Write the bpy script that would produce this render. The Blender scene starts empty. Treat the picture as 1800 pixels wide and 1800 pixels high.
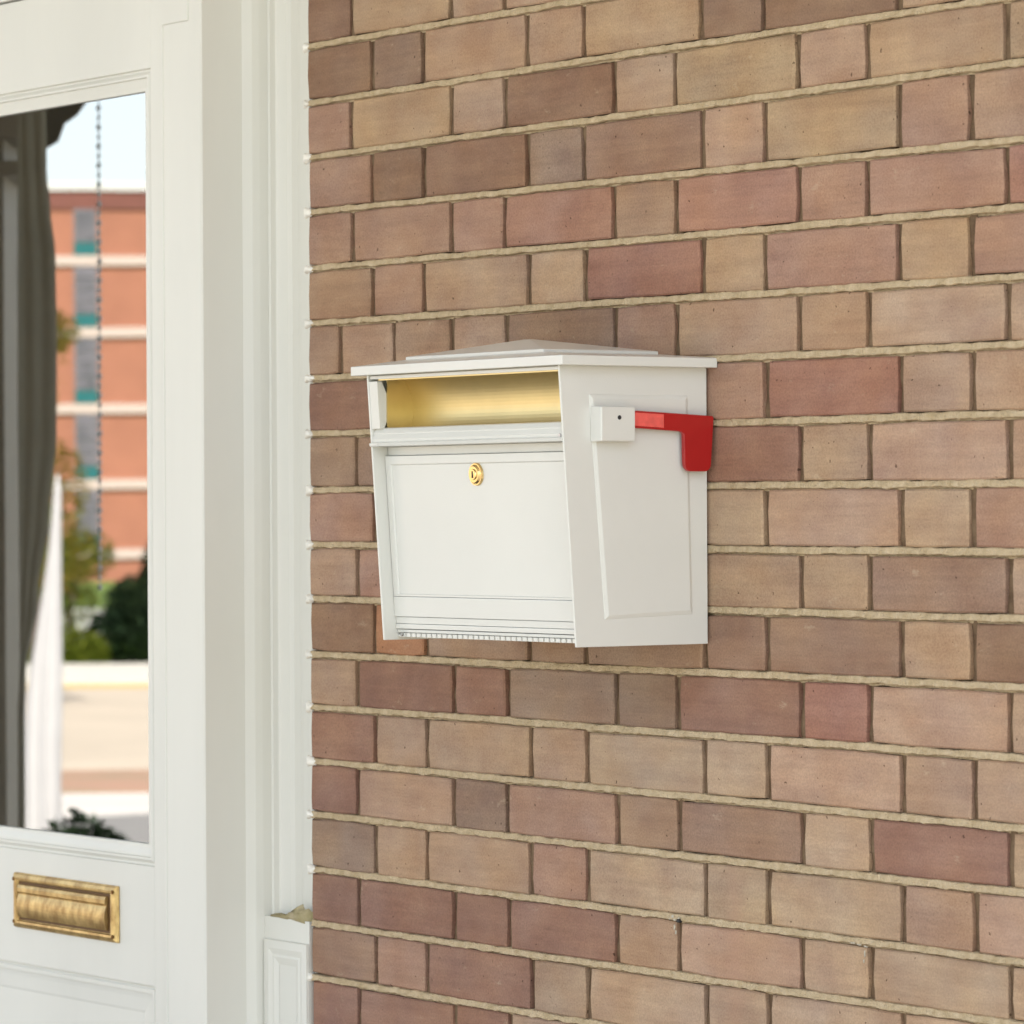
import bpy, bmesh, math, random
from mathutils import Vector, Matrix, noise
R = math.radians
random.seed(7)
scene = bpy.context.scene
COL = scene.collection

# ------------------------------------------------------------------ camera, light, exposure
ALPHA = R(54.5)
FW = Vector((-math.sin(ALPHA), math.cos(ALPHA), 0)); RT = Vector((math.cos(ALPHA), math.sin(ALPHA), 0)); UPV = Vector((0, 0, 1))
CAM = -FW * 4.8 + Vector((0, 0, 1.55))
ROLL = R(0.30)
cam_d = bpy.data.cameras.new("camera"); cam = bpy.data.objects.new("camera", cam_d); COL.objects.link(cam)
rr = RT * math.cos(ROLL) - UPV * math.sin(ROLL); uu = RT * math.sin(ROLL) + UPV * math.cos(ROLL)
m = Matrix((rr, uu, -FW)).transposed().to_4x4(); m.translation = CAM
cam.matrix_world = m
cam_d.sensor_width = 36; cam_d.lens = 146.0; cam_d.shift_y = 3 / 1800
cam_d.clip_start = 0.1; cam_d.clip_end = 2000
cam_d.dof.use_dof = True; cam_d.dof.focus_distance = 4.6; cam_d.dof.aperture_fstop = 13
scene.camera = cam

SUN_EL = 48.0; SUN_AZ = Vector((0.88, 0.475))
w = bpy.data.worlds.new("World"); scene.world = w; w.use_nodes = True
nt = w.node_tree; nt.nodes.clear()
sky = nt.nodes.new("ShaderNodeTexSky"); sky.sky_type = 'NISHITA'; sky.sun_disc = False
sky.sun_elevation = R(SUN_EL); sky.sun_rotation = math.atan2(SUN_AZ.x, SUN_AZ.y); sky.dust_density = 1.0; sky.air_density = 1.0
bg = nt.nodes.new("ShaderNodeBackground"); bg.inputs[1].default_value = 0.15
wo = nt.nodes.new("ShaderNodeOutputWorld"); hz = nt.nodes.new("ShaderNodeHueSaturation"); hz.inputs["Saturation"].default_value = 0.55   # hazy, whitish summer sky
nt.links.new(sky.outputs[0], hz.inputs["Color"]); nt.links.new(hz.outputs[0], bg.inputs[0]); nt.links.new(bg.outputs[0], wo.inputs[0])
sd = bpy.data.lights.new("sun", 'SUN'); sd.energy = 5.0; sd.angle = R(0.5); sd.color = (1.0, 0.96, 0.91)
so = bpy.data.objects.new("sun", sd); COL.objects.link(so)
sdir = Vector((SUN_AZ.x * math.cos(R(SUN_EL)), SUN_AZ.y * math.cos(R(SUN_EL)), math.sin(R(SUN_EL))))
so.rotation_euler = sdir.to_track_quat('Z', 'Y').to_euler(); so.location = (0, 0, 30)
scene.view_settings.view_transform = 'Standard'; scene.view_settings.look = 'None'
scene.view_settings.gamma = 1; scene.view_settings.exposure = 1.62; scene.view_settings.use_curve_mapping = False
scene.render.engine = 'CYCLES'
scene.cycles.max_bounces = 10; scene.cycles.diffuse_bounces = 5; scene.cycles.glossy_bounces = 5

# ------------------------------------------------------------------ helpers
def lin(c):
    return tuple(((v / 255) / 12.92 if v / 255 <= 0.04045 else (((v / 255) + 0.055) / 1.055) ** 2.4) for v in c)

def tag(o, label=None, cat=None, group=None, kind=None):
    if label: o['label'] = label
    if cat: o['category'] = cat
    if group: o['group'] = group
    if kind: o['kind'] = kind
    return o

def empty(name, loc, label, cat, group=None):
    o = bpy.data.objects.new(name, None); o.empty_display_size = 0.1
    COL.objects.link(o); o.location = loc
    return tag(o, label, cat, group)

def link(name, mesh, mat, parent=None, smooth=False):
    """mesh is in world coordinates; shift it by the accumulated parent location"""
    o = bpy.data.objects.new(name, mesh); COL.objects.link(o)
    if mat is not None and not mesh.materials:
        for mm in (mat if isinstance(mat, (list, tuple)) else [mat]): mesh.materials.append(mm)
    if parent is not None:
        off = Vector((0, 0, 0)); p = parent
        while p is not None: off += p.location; p = p.parent
        mesh.transform(Matrix.Translation(-off)); o.parent = parent
    if smooth:
        for p in mesh.polygons: p.use_smooth = True
    return o

def bm_obj(name, bm, mat, parent=None, smooth=False, fix=True):
    if fix: bmesh.ops.recalc_face_normals(bm, faces=bm.faces)
    me = bpy.data.meshes.new(name); bm.to_mesh(me); bm.free()
    return link(name, me, mat, parent, smooth)

def hexa(bm, c, mat_index=0):
    """c: eight corners, bottom ring then top ring"""
    v = [bm.verts.new(p) for p in c]
    fs = [(0, 3, 2, 1), (4, 5, 6, 7), (0, 1, 5, 4), (1, 2, 6, 5), (2, 3, 7, 6), (3, 0, 4, 7)]
    r = [bm.faces.new([v[i] for i in f]) for f in fs]
    for f in r: f.material_index = mat_index
    return v, r

def box(bm, x0, x1, y0, y1, z0, z1):
    return hexa(bm, [(x0, y0, z0), (x1, y0, z0), (x1, y1, z0), (x0, y1, z0), (x0, y0, z1), (x1, y0, z1), (x1, y1, z1), (x0, y1, z1)])

def bevel(bm, r, seg=2):
    bmesh.ops.recalc_face_normals(bm, faces=bm.faces)
    es = [e for e in bm.edges if len(e.link_faces) == 2 and e.calc_face_angle(0) > 0.35]
    bmesh.ops.bevel(bm, geom=es, offset=r, segments=seg, affect='EDGES', profile=0.6, clamp_overlap=True)

def box_obj(name, x0, x1, y0, y1, z0, z1, mat, parent=None, bev=0.0015, seg=2):
    bm = bmesh.new(); box(bm, x0, x1, y0, y1, z0, z1)
    if bev: bevel(bm, bev, seg)
    return bm_obj(name, bm, mat, parent, smooth=False)

def extrude_xy(bm, pts, z0, z1, closed=True):
    """vertical prism from plan points"""
    a = [bm.verts.new((p[0], p[1], z0)) for p in pts]; b = [bm.verts.new((p[0], p[1], z1)) for p in pts]
    n = len(pts)
    for i in range(n if closed else n - 1):
        j = (i + 1) % n; bm.faces.new((a[i], a[j], b[j], b[i]))
    if closed: bm.faces.new(a); bm.faces.new(b[::-1])

def extrude_yz(bm, pts, x0, x1):
    a = [bm.verts.new((x0, p[0], p[1])) for p in pts]; b = [bm.verts.new((x1, p[0], p[1])) for p in pts]
    n = len(pts)
    for i in range(n):
        j = (i + 1) % n; bm.faces.new((a[i], a[j], b[j], b[i]))
    bm.faces.new(a); bm.faces.new(b[::-1])

def cyl(bm, c, axis, r, h, n=24, r2=None):
    """cylinder from c along unit axis"""
    axis = Vector(axis).normalized(); q = axis.to_track_quat('Z', 'Y'); c = Vector(c)
    r2 = r if r2 is None else r2
    A = [bm.verts.new(c + q @ Vector((r * math.cos(2 * math.pi * i / n), r * math.sin(2 * math.pi * i / n), 0))) for i in range(n)]
    B = [bm.verts.new(c + q @ Vector((r2 * math.cos(2 * math.pi * i / n), r2 * math.sin(2 * math.pi * i / n), h))) for i in range(n)]
    for i in range(n): bm.faces.new((A[i], A[(i + 1) % n], B[(i + 1) % n], B[i]))
    bm.faces.new(A[::-1]); bm.faces.new(B)

# ------------------------------------------------------------------ materials
def mat(name, col, rough=0.6, metal=0.0, spec=0.5, var=0.0, var_scale=8.0, bump=0.0, bump_scale=60.0, coat=0.0, stretch=None, col2=None, det=4):
    m = bpy.data.materials.new(name); m.use_nodes = True; n = m.node_tree; N = n.nodes; Lk = n.links
    b = N["Principled BSDF"]
    b.inputs["Roughness"].default_value = rough; b.inputs["Metallic"].default_value = metal
    b.inputs["Specular IOR Level"].default_value = spec; b.inputs["Coat Weight"].default_value = coat; b.inputs["Coat Roughness"].default_value = 0.15
    b.inputs["Base Color"].default_value = (*col, 1)
    g = N.new("ShaderNodeNewGeometry"); vec = g.outputs["Position"]
    if stretch:
        mp = N.new("ShaderNodeMapping"); mp.inputs["Scale"].default_value = stretch; Lk.new(vec, mp.inputs[0]); vec = mp.outputs[0]
    if var or col2:
        t = N.new("ShaderNodeTexNoise"); t.inputs["Scale"].default_value = var_scale; t.inputs["Detail"].default_value = det; t.inputs["Roughness"].default_value = 0.6
        Lk.new(vec, t.inputs["Vector"])
        r = N.new("ShaderNodeValToRGB"); r.color_ramp.elements[0].position = 0.32; r.color_ramp.elements[1].position = 0.68
        c2 = col2 if col2 else tuple(c * (1 + var) for c in col)
        c1 = col if col2 else tuple(c * (1 - var) for c in col)
        r.color_ramp.elements[0].color = (*c1, 1); r.color_ramp.elements[1].color = (*c2, 1)
        Lk.new(t.outputs["Fac"], r.inputs[0]); Lk.new(r.outputs[0], b.inputs["Base Color"])
    if bump:
        t2 = N.new("ShaderNodeTexNoise"); t2.inputs["Scale"].default_value = bump_scale; t2.inputs["Detail"].default_value = 5
        Lk.new(vec, t2.inputs["Vector"])
        bp = N.new("ShaderNodeBump"); bp.inputs["Strength"].default_value = 1.0; bp.inputs["Distance"].default_value = bump
        Lk.new(t2.outputs["Fac"], bp.inputs["Height"]); Lk.new(bp.outputs[0], b.inputs["Normal"])
    return m

def brick_material():
    m = bpy.data.materials.new("fired_brick"); m.use_nodes = True; n = m.node_tree; N = n.nodes; Lk = n.links
    b = N["Principled BSDF"]; b.inputs["Roughness"].default_value = 0.88; b.inputs["Specular IOR Level"].default_value = 0.25
    g = N.new("ShaderNodeNewGeometry"); at = N.new("ShaderNodeAttribute"); at.attribute_name = "tint"
    def nz(scale, sc=(1, 1, 1), det=4, ro=0.6):
        mp = N.new("ShaderNodeMapping"); mp.inputs["Scale"].default_value = sc; Lk.new(g.outputs["Position"], mp.inputs[0])
        t = N.new("ShaderNodeTexNoise"); t.inputs["Scale"].default_value = scale; t.inputs["Detail"].default_value = det; t.inputs["Roughness"].default_value = ro
        Lk.new(mp.outputs[0], t.inputs["Vector"]); return t.outputs["Fac"]
    def ramp(f, p0, p1, c0, c1):
        r = N.new("ShaderNodeValToRGB"); r.color_ramp.elements[0].position = p0; r.color_ramp.elements[1].position = p1
        r.color_ramp.elements[0].color = (*c0, 1); r.color_ramp.elements[1].color = (*c1, 1); Lk.new(f, r.inputs[0]); return r.outputs[0]
    def mix(a, bb, fac, mode='MULTIPLY'):
        x = N.new("ShaderNodeMix"); x.data_type = 'RGBA'; x.blend_type = mode
        if isinstance(fac, float): x.inputs[0].default_value = fac
        else: Lk.new(fac, x.inputs[0])
        for s, v in ((6, a), (7, bb)):
            if isinstance(v, tuple): x.inputs[s].default_value = (*v, 1)
            else: Lk.new(v, x.inputs[s])
        return x.outputs[2]
    c = at.outputs["Color"]
    c = mix(c, ramp(nz(11, (1, 1, 1.4), 3), 0.34, 0.68, (0.86, 0.80, 0.78), (1.10, 1.12, 1.10)), 1.0)       # firing blush across a brick
    c = mix(c, ramp(nz(7.5, (1, 1, 1.2), 2), 0.36, 0.66, (1.04, 0.985, 0.91), (0.965, 0.98, 1.05)), 1.0)       # warm and mauve kiln flashes
    c = mix(c, ramp(nz(30, (0.22, 1, 3.4), 6), 0.35, 0.7, (0.90, 0.90, 0.90), (1.07, 1.07, 1.06)), 1.0)        # drag streaks
    c = mix(c, ramp(nz(420, (1, 1, 1), 3, 0.7), 0.34, 0.62, (0.83, 0.83, 0.83), (1.08, 1.08, 1.08)), 1.0)      # sand grain
    c = mix(c, (0.17, 0.12, 0.09), ramp(nz(150, (1, 1, 1), 2, 0.4), 0.72, 0.75, (0, 0, 0), (0.75, 0.75, 0.75)))  # small iron spots
    c = mix(c, (0.62, 0.52, 0.36), ramp(nz(23, (1, 1, 1.8), 6, 0.75), 0.61, 0.75, (0, 0, 0), (0.38, 0.38, 0.38)), 'MIX')  # dried mortar film
    # one old rust run down the lower wall
    sp = N.new("ShaderNodeSeparateXYZ"); Lk.new(g.outputs["Position"], sp.inputs[0])
    def math_(op, a, bb):
        x = N.new("ShaderNodeMath"); x.operation = op; x.use_clamp = False
        for i, v in enumerate((a, bb)):
            if v is None: continue
            if isinstance(v, float): x.inputs[i].default_value = v
            else: Lk.new(v, x.inputs[i])
        return x.outputs[0]
    wob = math_('MULTIPLY', nz(9, (0, 0, 1)), 0.03)
    dx = math_('ABSOLUTE', math_('SUBTRACT', math_('ADD', sp.outputs[0], wob), 0.423), None)
    band = math_('LESS_THAN', dx, 0.2)
    mr = N.new("ShaderNodeMapRange"); mr.inputs[1].default_value = 0.0; mr.inputs[2].default_value = 0.022; mr.inputs[3].default_value = 0.45; mr.inputs[4].default_value = 0.0; Lk.new(dx, mr.inputs[0])
    mz = N.new("ShaderNodeMapRange"); mz.inputs[1].default_value = 1.13; mz.inputs[2].default_value = 1.20; mz.inputs[3].default_value = 1.0; mz.inputs[4].default_value = 0.0; Lk.new(sp.outputs[2], mz.inputs[0])
    c = mix(c, (0.42, 0.235, 0.16), math_('MULTIPLY', math_('MULTIPLY', mr.outputs[0], mz.outputs[0]), nz(40, (1, 1, 0.2))), 'MIX')
    Lk.new(c, b.inputs["Base Color"])
    add = math_('ADD', math_('MULTIPLY', nz(170, (0.6, 1, 1.5), 5), 1.0), math_('MULTIPLY', nz(28, (0.5, 1, 2)), 1.6))
    bp = N.new("ShaderNodeBump"); bp.inputs["Distance"].default_value = 0.0011; bp.inputs["Strength"].default_value = 0.8
    Lk.new(add, bp.inputs["Height"]); Lk.new(bp.outputs[0], b.inputs["Normal"])
    return m

M_BRICK = brick_material()
M_MORTAR = mat("lime_mortar", (0.43, 0.325, 0.19), rough=0.95, spec=0.15, col2=(0.58, 0.455, 0.295), var_scale=70, bump=0.004, bump_scale=320)
M_HEAD = mat("brown_head_mortar", (0.13, 0.083, 0.05), rough=0.95, spec=0.1, col2=(0.22, 0.15, 0.09), var_scale=40, bump=0.002, bump_scale=240)  # head joints, a darker brown than the bed mortar
M_PAINT = mat("cream_gloss_paint", (0.675, 0.66, 0.595), rough=0.42, var=0.035, var_scale=5, bump=0.0006, bump_scale=26, stretch=(1, 1, 0.25), spec=0.45)
M_CAULK = mat("white_caulk", (0.83, 0.79, 0.70), rough=0.6, var=0.05, var_scale=60, bump=0.001, bump_scale=120)
M_FILLER = mat("crumbling_filler", (0.32, 0.27, 0.14), rough=0.95, spec=0.1, col2=(0.44, 0.37, 0.24), var_scale=55, bump=0.003, bump_scale=150)
M_LIME = mat("lime_bloom", (0.46, 0.41, 0.32), rough=0.9, var=0.2, var_scale=200)
M_BOX = mat("white_powder_coat", (0.655, 0.645, 0.59), rough=0.30, var=0.022, var_scale=5, bump=0.00015, bump_scale=600, coat=0.2)
M_GOLD = mat("satin_gold_lacquer", (0.66, 0.52, 0.25), rough=0.42, metal=1.0, var=0.04, var_scale=20)
M_BRASS = mat("aged_brass", (0.36, 0.22, 0.08), rough=0.46, metal=0.85, col2=(0.68, 0.49, 0.21), var_scale=75, bump=0.0008, bump_scale=60, stretch=(1, 1, 0.7))
M_BRASSB = mat("polished_brass", (0.78, 0.56, 0.25), rough=0.2, metal=1.0)
M_RED = mat("red_plastic", (0.36, 0.010, 0.010), rough=0.30, spec=0.5, var=0.04, var_scale=30, coat=0.1)
M_REDL = mat("red_reflector_tape", (0.72, 0.11, 0.09), rough=0.35, var=0.12, var_scale=120)
M_DARK = mat("flat_black", (0.015, 0.015, 0.015), rough=0.6)
M_STEEL = mat("zinc_screw", (0.45, 0.45, 0.45), rough=0.35, metal=1.0)

def glass_material():
    m = bpy.data.materials.new("door_glass"); m.use_nodes = True; N = m.node_tree.nodes; Lk = m.node_tree.links; N.clear()
    o = N.new("ShaderNodeOutputMaterial"); mx = N.new("ShaderNodeMixShader"); gl = N.new("ShaderNodeBsdfGlossy"); tr = N.new("ShaderNodeBsdfTransparent")
    fr = N.new("ShaderNodeFresnel"); fr.inputs[0].default_value = 3.9
    gl.inputs["Roughness"].default_value = 0.0; gl.inputs["Color"].default_value = (1, 1, 1, 1); tr.inputs[0].default_value = (0.7, 0.75, 0.72, 1)
    # the slow waviness of old float glass
    g = N.new("ShaderNodeNewGeometry"); t = N.new("ShaderNodeTexNoise"); t.inputs["Scale"].default_value = 2.2; t.inputs["Detail"].default_value = 1
    bp = N.new("ShaderNodeBump"); bp.inputs["Distance"].default_value = 0.00012
    Lk.new(g.outputs["Position"], t.inputs["Vector"]); Lk.new(t.outputs["Fac"], bp.inputs["Height"]); Lk.new(bp.outputs[0], gl.inputs["Normal"])
    Lk.new(fr.outputs[0], mx.inputs[0]); Lk.new(tr.outputs[0], mx.inputs[1]); Lk.new(gl.outputs[0], mx.inputs[2]); Lk.new(mx.outputs[0], o.inputs[0])
    return m
M_GLASS = glass_material()

# ------------------------------------------------------------------ setting: ground, porch
box_obj("ground", -500, 500, -500, 300, -1.6, -1.3, mat("grass_ground", (0.045, 0.085, 0.02), rough=1, col2=(0.10, 0.15, 0.03), var_scale=0.4), None, bev=0)['kind'] = 'structure'
box_obj("forecourt", -30, 30, -9.0, -2.51, -1.3, -1.27, mat("forecourt_concrete", (0.25, 0.235, 0.21), rough=0.9, var=0.06, var_scale=0.6), None, bev=0)['kind'] = 'structure'
box_obj("bounce_slab", 2.61, 12, -2.5, 4.0, -1.3, -1.27, mat("bounce_concrete", (0.64, 0.585, 0.48), rough=0.9, var=0.06, var_scale=0.6), None, bev=0)["kind"] = "structure"  # unseen pale slab added to bounce warm light onto the mailbox side
box_obj("driveway", -30, 30, -22.0, -9.01, -1.3, -1.262, mat("driveway_concrete", (0.26, 0.245, 0.22), rough=0.9, var=0.06, var_scale=0.6), None, bev=0)['kind'] = 'structure'
box_obj("porch_floor", -6.2, 2.6, -2.5, 0.0, -1.29, 0.0, mat("porch_concrete", (0.20, 0.185, 0.165), rough=0.9, var=0.12, var_scale=3, bump=0.002), None, bev=0.01)['kind'] = 'structure'
M_CEIL = mat("porch_ceiling_paint", (0.72, 0.69, 0.60), rough=0.6, var=0.03)
ceil_o = empty("porch_roof", (-1.5, -1.2, 3.2), "white boarded porch roof that shades the door and the brick wall", "roof")
for i in range(17):
    y1 = -0.02 - i * 0.145
    box_obj("ceiling_board", -6.2, 1.7, y1 - 0.141, y1, 3.20, 3.23, M_CEIL, ceil_o, bev=0.003, seg=1)
box_obj("roof_deck", -6.3, 1.8, -2.62, 0.0, 3.235, 3.35, M_CEIL, ceil_o)
box_obj("edge_beam", -6.25, 1.75, -2.58, -2.42, 3.06, 3.20, M_CEIL, ceil_o)

# ------------------------------------------------------------------ brick wall
XL = -0.4366; XR_IN = 1.13
LZ = [2.1297, 2.0607, 1.9924, 1.9247, 1.8550, 1.7873, 1.7190, 1.6499, 1.5801, 1.5124, 1.4454, 1.3769, 1.3113, 1.2443, 1.1779, 1.1102, 1.0431, 0.9760]
RZ = [2.1270, 2.0590, 1.9918, 1.9167, 1.8495, 1.7813, 1.7142, 1.6453, 1.5765, 1.5088, 1.4433, 1.3750, 1.3061, 1.2366, 1.1728, 1.1039, 1.0420, 0.9730]
NEG = 14; lz = [LZ[0] + 0.0676 * k for k in range(NEG, 0, -1)] + LZ; rz = [RZ[0] + 0.0676 * k for k in range(NEG, 0, -1)] + RZ
for k in range(1, 15): lz.append(LZ[-1] - 0.0672 * k); rz.append(RZ[-1] - 0.0672 * k)
def bedz(i, x):            # i: index into lz; line of the bed joint at x
    t = (x + 0.4272) / (0.8357 + 0.4272)
    wv = 0.0011 * noise.noise(Vector((x * 2.1, i * 7.3, 0)))
    return lz[i] + (rz[i] - lz[i]) * min(max(t, -1), 1.6) + wv
JA = [-0.335, -0.1225, -0.0125, 0.197, 0.31, 0.5213, 0.6328, 0.8457, 0.953]
JB = [-0.2898, -0.1797, 0.0327, 0.1415, 0.3564, 0.4642, 0.6828, 0.792, 1.006]
J6 = [-0.3623, -0.2434] + JA[1:]
CODE = dict(T=(176, 146, 118), Y=(178, 149, 114), L=(184, 157, 128), P=(168, 132, 110), p=(184, 151, 126), M=(150, 119, 97), D=(138, 106, 82),
            G=(140, 114, 94), R=(157, 110, 92), r=(168, 124, 102), O=(174, 120, 84), K=(147, 108, 91), k=(138, 99, 80), t=(160, 130, 104), g=(150, 124, 104))
ROWS = ["DYTTYTYYYT", "DGTTYGDYYT", "PYTDTYTYYY", "PDDgMTYPTY", "PPPrtrPPRT", "tPTLRYPYPT", "tTtTMPTTLTT", "kttttPRTTT", "tMtttKTpTT", "PttttLpLPT",
        "TPtttTYMTY", "DOttt" + "MMTDT", "TkKgGKRpLL", "KTTTLLpTLT", "KTGPtMLKYL", "gTTPLLLTpL", "KKKKTpLLLL", "MPKTLLLLLL", "KKkTLLLLLL"]
random.seed(21)
def add_brick(bm, lay, x0, x1, zb0, zb1, zt0, zt1, col, left_round=False, prot=0.0):
    """irregular pressed brick: front outline of ten points, chamfered arris, body going back into the wall"""
    j = lambda s: random.uniform(-s, s)
    ch = 0.0019; pts = []
    def P(x, z): pts.append((x + j(0.0007), z + j(0.0007)))
    cr = 0.0016
    L_ = x1 - x0; t1, t2 = (0.33, 0.67) if L_ > 0.13 else (0.3, 0.7)
    P(x0 + cr, zb0 + cr * 0.5); P(x0 + L_ * t1, zb0 + (zb1 - zb0) * t1); P(x0 + L_ * t2, zb0 + (zb1 - zb0) * t2); P(x1 - cr, zb1 + cr * 0.5)
    P(x1, (zb1 + zt1) / 2 + j(0.012)); P(x1 - cr, zt1 - cr * 0.5); P(x0 + L_ * t2, zt0 + (zt1 - zt0) * t2); P(x0 + L_ * t1, zt0 + (zt1 - zt0) * t1)
    P(x0 + cr, zt0 - cr * 0.5); P(x0, (zb0 + zt0) / 2 + j(0.012))
    cx, cz = (x0 + x1) / 2, (zb0 + zt1) / 2
    yf = prot + j(0.0006)
    def yv(x, z): return yf
    A = []; B = []; C_ = []
    for (x, z) in pts:
        sx = -1 if x > cx else 1; sz = -1 if z > cz else 1
        ix = ch + random.uniform(0, 0.0007); 
        if left_round and x < x0 + 0.01: ix = 0.006
        near_side = abs(x - x0) < 0.006 or abs(x - x1) < 0.006
        near_tb = abs(z - (zb0 + (zb1 - zb0) * (x - x0) / L_)) < 0.006 or abs(z - (zt0 + (zt1 - zt0) * (x - x0) / L_)) < 0.006
        fx = x + sx * ix if near_side else x; fz = z + sz * ch if near_tb else z
        A.append(bm.verts.new((fx, yf, fz)))
        B.append(bm.verts.new((x, yf + (0.0045 if (left_round and x < x0 + 0.01) else 0.0019), z))); C_.append(bm.verts.new((x, 0.06, z)))
    fs = [bm.faces.new(A)]
    n = len(pts)
    for i in range(n):
        k = (i + 1) % n; fs.append(bm.faces.new((A[i], B[i], B[k], A[k]))); fs.append(bm.faces.new((B[i], C_[i], C_[k], B[k])))
    for f in fs:
        for l in f.loops: l[lay] = (*col, 1)

def jit(c, s=0.05):
    k = random.uniform(1 - s, 1 + s); return tuple(min(1, v * k * random.uniform(0.985, 1.015)) for v in c)

wall = empty("brick_wall", (0.3, 0.0, 0.0), "tan and plum Flemish bond brick wall with pale raised bed joints beside the white door", "wall")
BED = 0.0088; HEAD = 0.0086
KALB = 0.93
rest = bmesh.new(); rest_l = rest.loops.layers.float_color.new("tint")
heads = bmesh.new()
cnt = 0
codes_all = "TTTLLPYMKtGpR"
for i in range(len(lz) - 1):
    # the courses between bed i (above) and bed i+1 (below); i = NEG-1 is photo row 0
    row = i - NEG + 1
    js = list(J6 if row == 6 else (JA if row % 2 == 0 else JB))
    if row != 6 and row % 2 == 0 and row > 7: js[0] = -0.3275
    js = [x + random.uniform(-0.0012, 0.0012) for x in js]
    per = 0.3225; x = js[-1]; flip = (row % 2 == 0)
    far = []
    stre = False if row % 2 else True
    while x < 2.3:
        x += 0.2135 if stre else 0.109; stre = not stre; far.append(x)
    xs = [XL + random.uniform(-0.001, 0.001)] + js + far
    for q in range(len(xs) - 1):
        x0 = xs[q] + (HEAD / 2 * random.uniform(0.8, 1.15) if q else 0); x1 = xs[q + 1] - HEAD / 2 * random.uniform(0.8, 1.15)
        bt = BED / 2 * random.uniform(0.85, 1.15); bb = BED / 2 * random.uniform(0.85, 1.15)
        zt0 = bedz(i, x0) - bt; zt1 = bedz(i, x1) - bt + random.uniform(-.0004, .0004)
        zb0 = bedz(i + 1, x0) + bb; zb1 = bedz(i + 1, x1) + bb + random.uniform(-.0004, .0004)
        if 0 <= row < len(ROWS) and q < len(ROWS[row]): code = ROWS[row][q]
        else: code = random.choice(codes_all)
        c = jit(tuple(min(1, (v * 0.78 + mv * 0.22) * KALB * kk) for v, mv, kk in zip(lin(CODE[code]), (0.37, 0.26, 0.175), (1.0, 1.0, 1.02))), 0.035)
        lum = 0.3 * c[0] + 0.6 * c[1] + 0.1 * c[2]; c = tuple(v * 0.95 + lum * 0.05 for v in c)
        near = q < len(js) + (0 if len(js) > 9 else 0) and -1 <= row <= 20
        if near:
            bm = bmesh.new(); lay = bm.loops.layers.float_color.new("tint")
            add_brick(bm, lay, x0, x1, zb0, zb1, zt0, zt1, c, left_round=(q == 0))
            bm_obj("brick", bm, M_BRICK, wall, fix=False); cnt += 1
        else:
            add_brick(rest, rest_l, x0, x1, zb0, zb1, zt0, zt1, c, left_round=(q == 0))
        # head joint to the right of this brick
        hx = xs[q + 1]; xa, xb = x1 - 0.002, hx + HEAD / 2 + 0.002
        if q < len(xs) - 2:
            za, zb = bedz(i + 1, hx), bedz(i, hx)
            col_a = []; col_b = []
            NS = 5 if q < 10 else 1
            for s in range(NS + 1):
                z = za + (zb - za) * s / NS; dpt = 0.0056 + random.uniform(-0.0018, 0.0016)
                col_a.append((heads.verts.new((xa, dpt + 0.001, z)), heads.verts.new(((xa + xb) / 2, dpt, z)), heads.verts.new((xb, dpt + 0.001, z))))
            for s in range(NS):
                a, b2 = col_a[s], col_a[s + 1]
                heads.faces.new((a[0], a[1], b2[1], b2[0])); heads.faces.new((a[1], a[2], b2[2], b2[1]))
o = bm_obj("brickwork", rest, M_BRICK, wall, fix=False); o['kind'] = 'stuff'
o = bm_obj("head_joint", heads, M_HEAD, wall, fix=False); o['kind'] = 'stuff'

def bed_strip(i):
    bm = bmesh.new(); rows_ = []
    x = XL + 0.0045; ext = 1.14
    def section(x, y_edge, coarse=False):
        z = bedz(i, x); n1 = noise.noise(Vector((x * 46, i * 3.1, 1.7))); n2 = noise.noise(Vector((x * 46, i * 3.1, 9.7))); n3 = noise.noise(Vector((x * 90, i * 5.1, 4.7)))
        n4 = noise.noise(Vector((x * 9, i * 5.1, 2.2)))
        hw = BED / 2 + 0.0001 + 0.0005 * n4
        n5 = noise.noise(Vector((x * 150, i * 2.3, 6.1))); n6 = noise.noise(Vector((x * 150, i * 2.9, 3.1)))
        zt = z + hw + 0.0012 * n1 + 0.0007 * n5; zb = z - hw + 0.0012 * n2 + 0.0007 * n6
        y = 0.0012 + 0.0010 * n3 + 0.0010 * n4
        g = 0.0012 + 0.0007 * n3
        return [bm.verts.new(p) for p in ((x, 0.009, zt + .0005), (x, y + 0.0012, zt), (x, y - 0.0008, zt - 0.0009), (x, y - 0.0018 + 0.0006 * n1, z + 0.0008 * n2), (x, y - 0.0024 + .0006 * n5, zb + g + 0.0008), (x, y + 0.0002, zb + g), (x, y + 0.0034, zb + g * 0.8), (x, y + 0.0040, zb - .0010))]
    while x < ext:
        rows_.append(section(x, 0)); x += 0.0030
    x = ext
    while x < 2.3: rows_.append(section(x, 0)); x += 0.25
    for a, b2 in zip(rows_, rows_[1:]):
        for k in range(7): bm.faces.new((a[k], a[k + 1], b2[k + 1], b2[k]))
    return bm
for i in range(len(lz)):
    o = bm_obj("bed_joint", bed_strip(i), M_MORTAR, wall, smooth=False, fix=False)
# backing, upper and lower wall
box_obj("wall_core", XL + 0.004, 2.42, 0.011, 0.30, -1.3, 5.2, M_HEAD, wall, bev=0)
upc = mat("plain_brickwork", (0.33, 0.21, 0.14), rough=0.9, var=0.2, var_scale=6)
box_obj("upper_wall", XL, 2.42, 0.0, 0.0105, lz[0] + 0.006, 5.2, upc, wall, bev=0)
box_obj("lower_wall", XL, 2.42, 0.0, 0.0105, -1.3, lz[-1] - 0.006, upc, wall, bev=0)
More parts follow.
